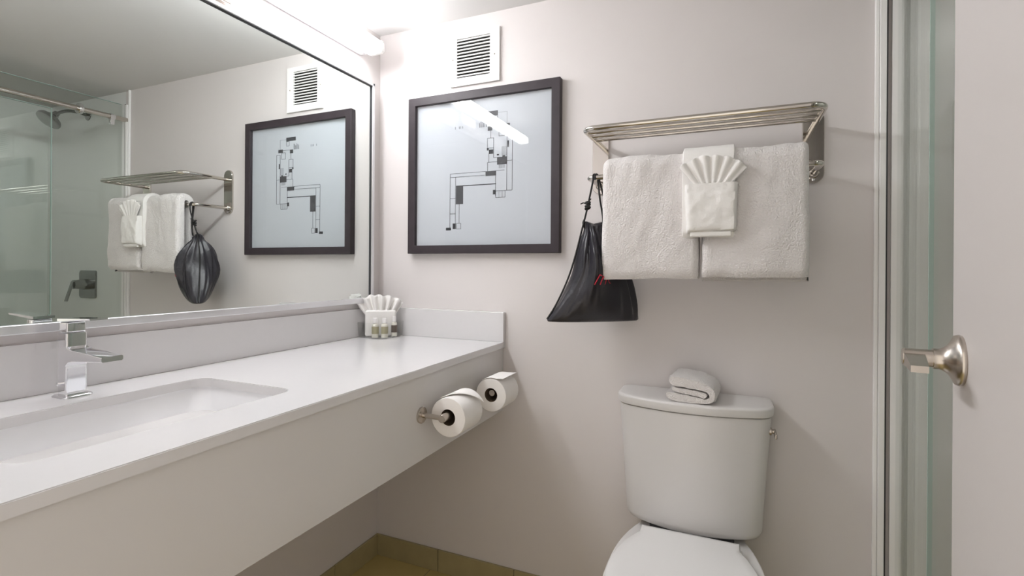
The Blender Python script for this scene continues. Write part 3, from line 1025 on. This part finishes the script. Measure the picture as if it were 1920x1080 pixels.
def roll(xc, y0, y1, zc, kind, label):
    R0, r0 = 0.0515, 0.0205
    t = thing('toilet_roll', label, 'toilet paper roll', (xc, (y0 + y1) / 2, zc - R0), 'toilet rolls on the holders')
    bm = bmesh.new()
    prof = [(r0 + .0012, 0), (R0 - .002, 0), (R0, .002), (R0, y1 - y0 - .002), (R0 - .002, y1 - y0), (r0 + .0012, y1 - y0), (r0 + .0012, 0)]
    lathe(bm, prof, (xc, y0, zc), (0, 1, 0), 56, cap=False)
    bmesh.ops.remove_doubles(bm, verts=bm.verts, dist=1e-5)
    obj('paper', bm, M['tp'], t)
    bm = bmesh.new()
    lathe(bm, [(r0, .001), (r0 + .0011, .001), (r0 + .0011, y1 - y0 - .001), (r0, y1 - y0 - .001), (r0, .001)], (xc, y0, zc), (0, 1, 0), 40, cap=False)
    bmesh.ops.remove_doubles(bm, verts=bm.verts, dist=1e-5)
    obj('cardboard_core', bm, M['card'], t)
    bm = bmesh.new()
    if kind == 'point':
        def f(u, v):
            a = math.radians(115 - 92 * v)
            yc = y0 + (y1 - y0) * (0.5 + 0.42 * v)
            w = (y1 - y0) / 2 * (1 - v) * (1 if u < .5 else 1)
            y = yc + (u - .5) * 2 * w
            y = min(max(y, y0), y1)
            r = R0 + 0.0022 + 0.006 * v + 0.004 * v * v
            return Vector((xc + r * math.cos(a), y, zc + r * math.sin(a)))
        sheet(bm, f, 8, 16)
    else:
        def f(u, v):
            y = y0 + (y1 - y0) * u
            a = math.radians(125)
            if v < .55:
                aa = math.radians(125 - 45 * v / .55)
                return Vector((xc + (R0 + .0012) * math.cos(aa), y, zc + (R0 + .0012) * math.sin(aa)))
            aa = math.radians(80)
            s = (v - .55) / .45 * 0.032
            return Vector((xc + (R0 + .0012) * math.cos(aa) + s, y + s * .25 * u, zc + (R0 + .0012) * math.sin(aa) + s * 0.02))
        sheet(bm, f, 8, 16)
    o = obj('loose_sheet', bm, M['tp'], t)
    mod(o, 'SOLIDIFY', thickness=0.0012, offset=1)
XR1 = 0.620
holder(-0.525, 0.762, XR1, 0.060, 'satin nickel paper holder with its round plate showing, nearer the sink')
holder(-0.118, 0.762, XR1, 0.128, 'satin nickel paper holder whose end shows in the roll nearest the back wall', -1)
roll(XR1, -0.502, -0.402, 0.757, 'point', 'toilet roll nearer the sink, its end folded to a point')
roll(XR1, -0.243, -0.143, 0.757, 'flat', 'toilet roll nearest the back wall, its loose sheet sticking up')

# ------------------------------------------------------------------ amenity tray in the counter corner
tr = thing('amenity_tray', 'clear plastic amenity tray in the back corner of the white counter', 'tray', (0.09, -0.09, ZC))
bm = bmesh.new()
rg = [rrect(0.022, 0.142, -0.150, -0.032, 0.018, ZC + .0005), rrect(0.018, 0.148, -0.155, -0.028, 0.02, ZC + .010), rrect(0.016, 0.150, -0.157, -0.026, 0.02, ZC + .058),
      rrect(0.018, 0.148, -0.155, -0.028, 0.02, ZC + .058), rrect(0.020, 0.146, -0.153, -0.030, 0.02, ZC + .010), rrect(0.024, 0.140, -0.148, -0.034, 0.018, ZC + .0035)]
loft(bm, rg)
obj('shell', bm, M['plastic'], tr)
wc = bmesh.new()
fan(wc, 0.0, 0.0, 0.0, 0.020, 0.153, -36, 34, 6, 0.011, seed=3.0, rvar=0.014)
box(wc, -0.056, 0.056, -0.014, 0.014, 0.0, 0.095, 0.006, 2)
rotz = Matrix.Rotation(math.radians(38), 4, 'Z')
for v in wc.verts:
    v.co = rotz @ v.co + Vector((0.078, -0.086, ZC + .0045))
    v.co.x = max(v.co.x, 0.0145)
    v.co.y = min(v.co.y, -0.023)
o = obj('washcloth', wc, M['cloth'])
mod(o, 'SOLIDIFY', thickness=0.0025, offset=0)
tag(o, 'white washcloth pleated like a fan, standing in the clear tray on the counter', 'washcloth', 'pleated washcloths')
def bottle(x, y, r, h, liquid, label):
    t = thing('toiletry_bottle', label, 'bottle', (x, y, ZC + .0036), 'toiletry bottles in the tray')
    z0 = ZC + .0036
    bm = bmesh.new()
    lathe(bm, [(0, 0), (r, 0), (r, h * .62), (r * .9, h * .68), (r * .5, h * .72), (r * .5, h * .75), (0, h * .75)], (x, y, z0), (0, 0, 1), 24)
    obj('body', bm, M['bottle'], t)
    bm = bmesh.new()
    lathe(bm, [(r + .0001, h * .2), (r + .0006, h * .2), (r + .0006, h * .56), (r + .0001, h * .56), (r + .0001, h * .2)], (x, y, z0), (0, 0, 1), 24, cap=False)
    obj('band', bm, M[liquid], t)
    bm = bmesh.new()
    lathe(bm, [(0, h * .735), (r * .72, h * .735), (r * .72, h * .97), (r * .6, h), (0, h)], (x, y, z0), (0, 0, 1), 24)
    obj('cap', bm, M['cap'], t)
bottle(0.092, -0.136, 0.0125, 0.072, 'khaki', 'small bottle with a khaki band, leftmost in the clear tray')
bottle(0.121, -0.118, 0.0125, 0.072, 'khaki', 'small bottle with a khaki band, middle of the three in the tray')
bottle(0.133, -0.076, 0.0105, 0.075, 'brown', 'slender bottle with a dark brown band at the right of the tray')

# ------------------------------------------------------------------ shower
GX1, GX2 = 1.708, 1.684
sc = thing('shower_screen', 'fixed clear glass shower panel with a round metal rail, beside the toilet wall', 'shower screen', (GX1, -0.4, 0))
obj('glass_panel', B(GX1 - .004, GX1 + .004, -0.86, -0.010, 0.03, 2.004), M['glass'], sc, smooth=False)
bm = bmesh.new()
box(bm, GX1 - .0042, GX1 + .0042, -0.862, -0.020, 2.004, 2.0055)
box(bm, GX1 - .0042, GX1 + .0042, -0.8625, -0.860, 0.03, 2.004)
obj('panel_edge', bm, M['glassedge'], sc, smooth=False)
bm = bmesh.new()
box(bm, GX1 - .0165, GX1 + .010, -0.012, -0.0005, 0.03, 2.004)
obj('wall_channel', bm, M['trimwhite'], sc, smooth=False)
bm = bmesh.new()
box(bm, 1.6788, 1.6818, -0.0165, -0.0005, 0.03, 2.004)
obj('seal', bm, M['gasket'], sc, smooth=False)
bm = bmesh.new()
tube(bm, [(1.672, -0.001, 1.919), (1.672, FRONT + .002, 1.919)], 0.0125, 20)
obj('rail', bm, M['rackmetal'], sc)
for y in (-0.082, -0.80):
    bm = bmesh.new()
    lathe(bm, [(0, 0), (0.0155, 0), (0.0155, 0.022), (0, 0.022)], (1.672, y - .011, 1.919), (0, 1, 0), 24)
    box(bm, 1.664, 1.680, y - .010, y + .010, 1.878, 1.906, 0.002, 2)
    tube(bm, [(1.672, y, 1.919), (GX1 + .010, y, 1.919)], 0.008, 14)
    obj('rail_clamp', bm, M['chrome'], sc)
# sill under the panels
cu = B(1.655, 1.735, FRONT, -0.0, 0.0, 0.03, 0.004, 2)
o = struct('trim_2', cu, M['surround'], smooth=True)
sd = thing('sliding_shower_door', 'sliding clear glass shower door hung from the rail, overlapping the fixed panel', 'shower door', (GX2, -0.8, 0.04))
obj('glass_pane', B(GX2 - .004, GX2 + .004, -1.22, -0.330, 0.040, 1.890), M['glass'], sd, smooth=False)
bm = bmesh.new()
box(bm, GX2 - .0042, GX2 + .0042, -0.330, -0.328, 0.04, 1.890)
box(bm, GX2 - .0042, GX2 + .0042, -1.22, -0.328, 1.890, 1.8915)
obj('pane_edge', bm, M['glassedge'], sd, smooth=False)
for y in (-0.62, -1.12):
    bm = bmesh.new()
    lathe(bm, [(0, 0), (0.024, 0), (0.026, .003), (0.026, .009), (0.020, .012), (0, .012)], (1.657, y, 1.936), (1, 0, 0), 28)
    box(bm, 1.667, 1.679, y - .012, y + .012, 1.835, 1.94, 0.002, 2)
    obj('roller', bm, M['chrome'], sd)
# wall stop on the rail
bm = bmesh.new()
lathe(bm, [(0.0125, 0), (0.024, 0), (0.026, .004), (0.026, .014), (0.024, .018), (0.0125, .018)], (1.672, -0.232, 1.919), (0, 1, 0), 28, cap=False)
obj('rail_stop', bm, M['chrome'], sc)

sh = thing('overhead_shower', 'chrome shower head on a bent arm high on the shower wall', 'shower head', (2.045, 0, 1.99))
bm = bmesh.new()
lathe(bm, [(0, 0), (0.028, 0), (0.027, .004), (0.012, .010), (0, .010)], (2.045, 0, 1.990), (0, -1, 0), 28)
obj('flange', bm, M['showermetal'], sh)
bm = bmesh.new()
apts = smooth_path([(2.045, -.004, 1.990), (2.045, -.05, 1.996), (2.045, -.10, 1.990), (2.045, -.145, 1.960)], 3)
tube(bm, apts, 0.0085, 14)
obj('arm', bm, M['showermetal'], sh)
bm = bmesh.new()
lathe(bm, [(0, -.004), (0.014, 0), (0.016, .012), (0.022, .024), (0.030, .034), (0.052, .046), (0.057, .056), (0.056, .066), (0.050, .070), (0.030, .068), (0, .066)], (2.045, -.142, 1.964), (0, -0.62, -0.78), 36)
obj('head', bm, M['showermetal'], sh)

sv = thing('shower_valve', 'square chrome shower valve with a lever on the shower wall', 'shower valve', (2.03, 0, 0.97))
bm = bmesh.new()
rg = [[Vector((p.x, y, p.y)) for p in rrect(1.952 + o_, 2.108 - o_, 0.968 + o_, 1.122 - o_, 0.014, 0)] for y, o_ in ((0, 0), (-.006, 0), (-.009, .003))]
loft(bm, rg)
obj('plate', bm, M['showermetal'], sv)
bm = bmesh.new()
lathe(bm, [(0, 0), (0.030, 0), (0.028, .03), (0.024, .05), (0.024, .066), (0, .067)], (2.03, -.008, 1.045), (0, -1, 0), 28)
rg = []
for t in [i / 8 for i in range(9)]:
    z = 1.06 - 0.105 * t
    y = -.072 - .030 * t
    hw = 0.011
    rg.append([Vector((2.03 - hw, y, z)), Vector((2.03 + hw, y, z)), Vector((2.03 + hw, y - .007, z)), Vector((2.03 - hw, y - .007, z))])
loft(bm, rg)
obj('lever', bm, M['showermetal'], sv)
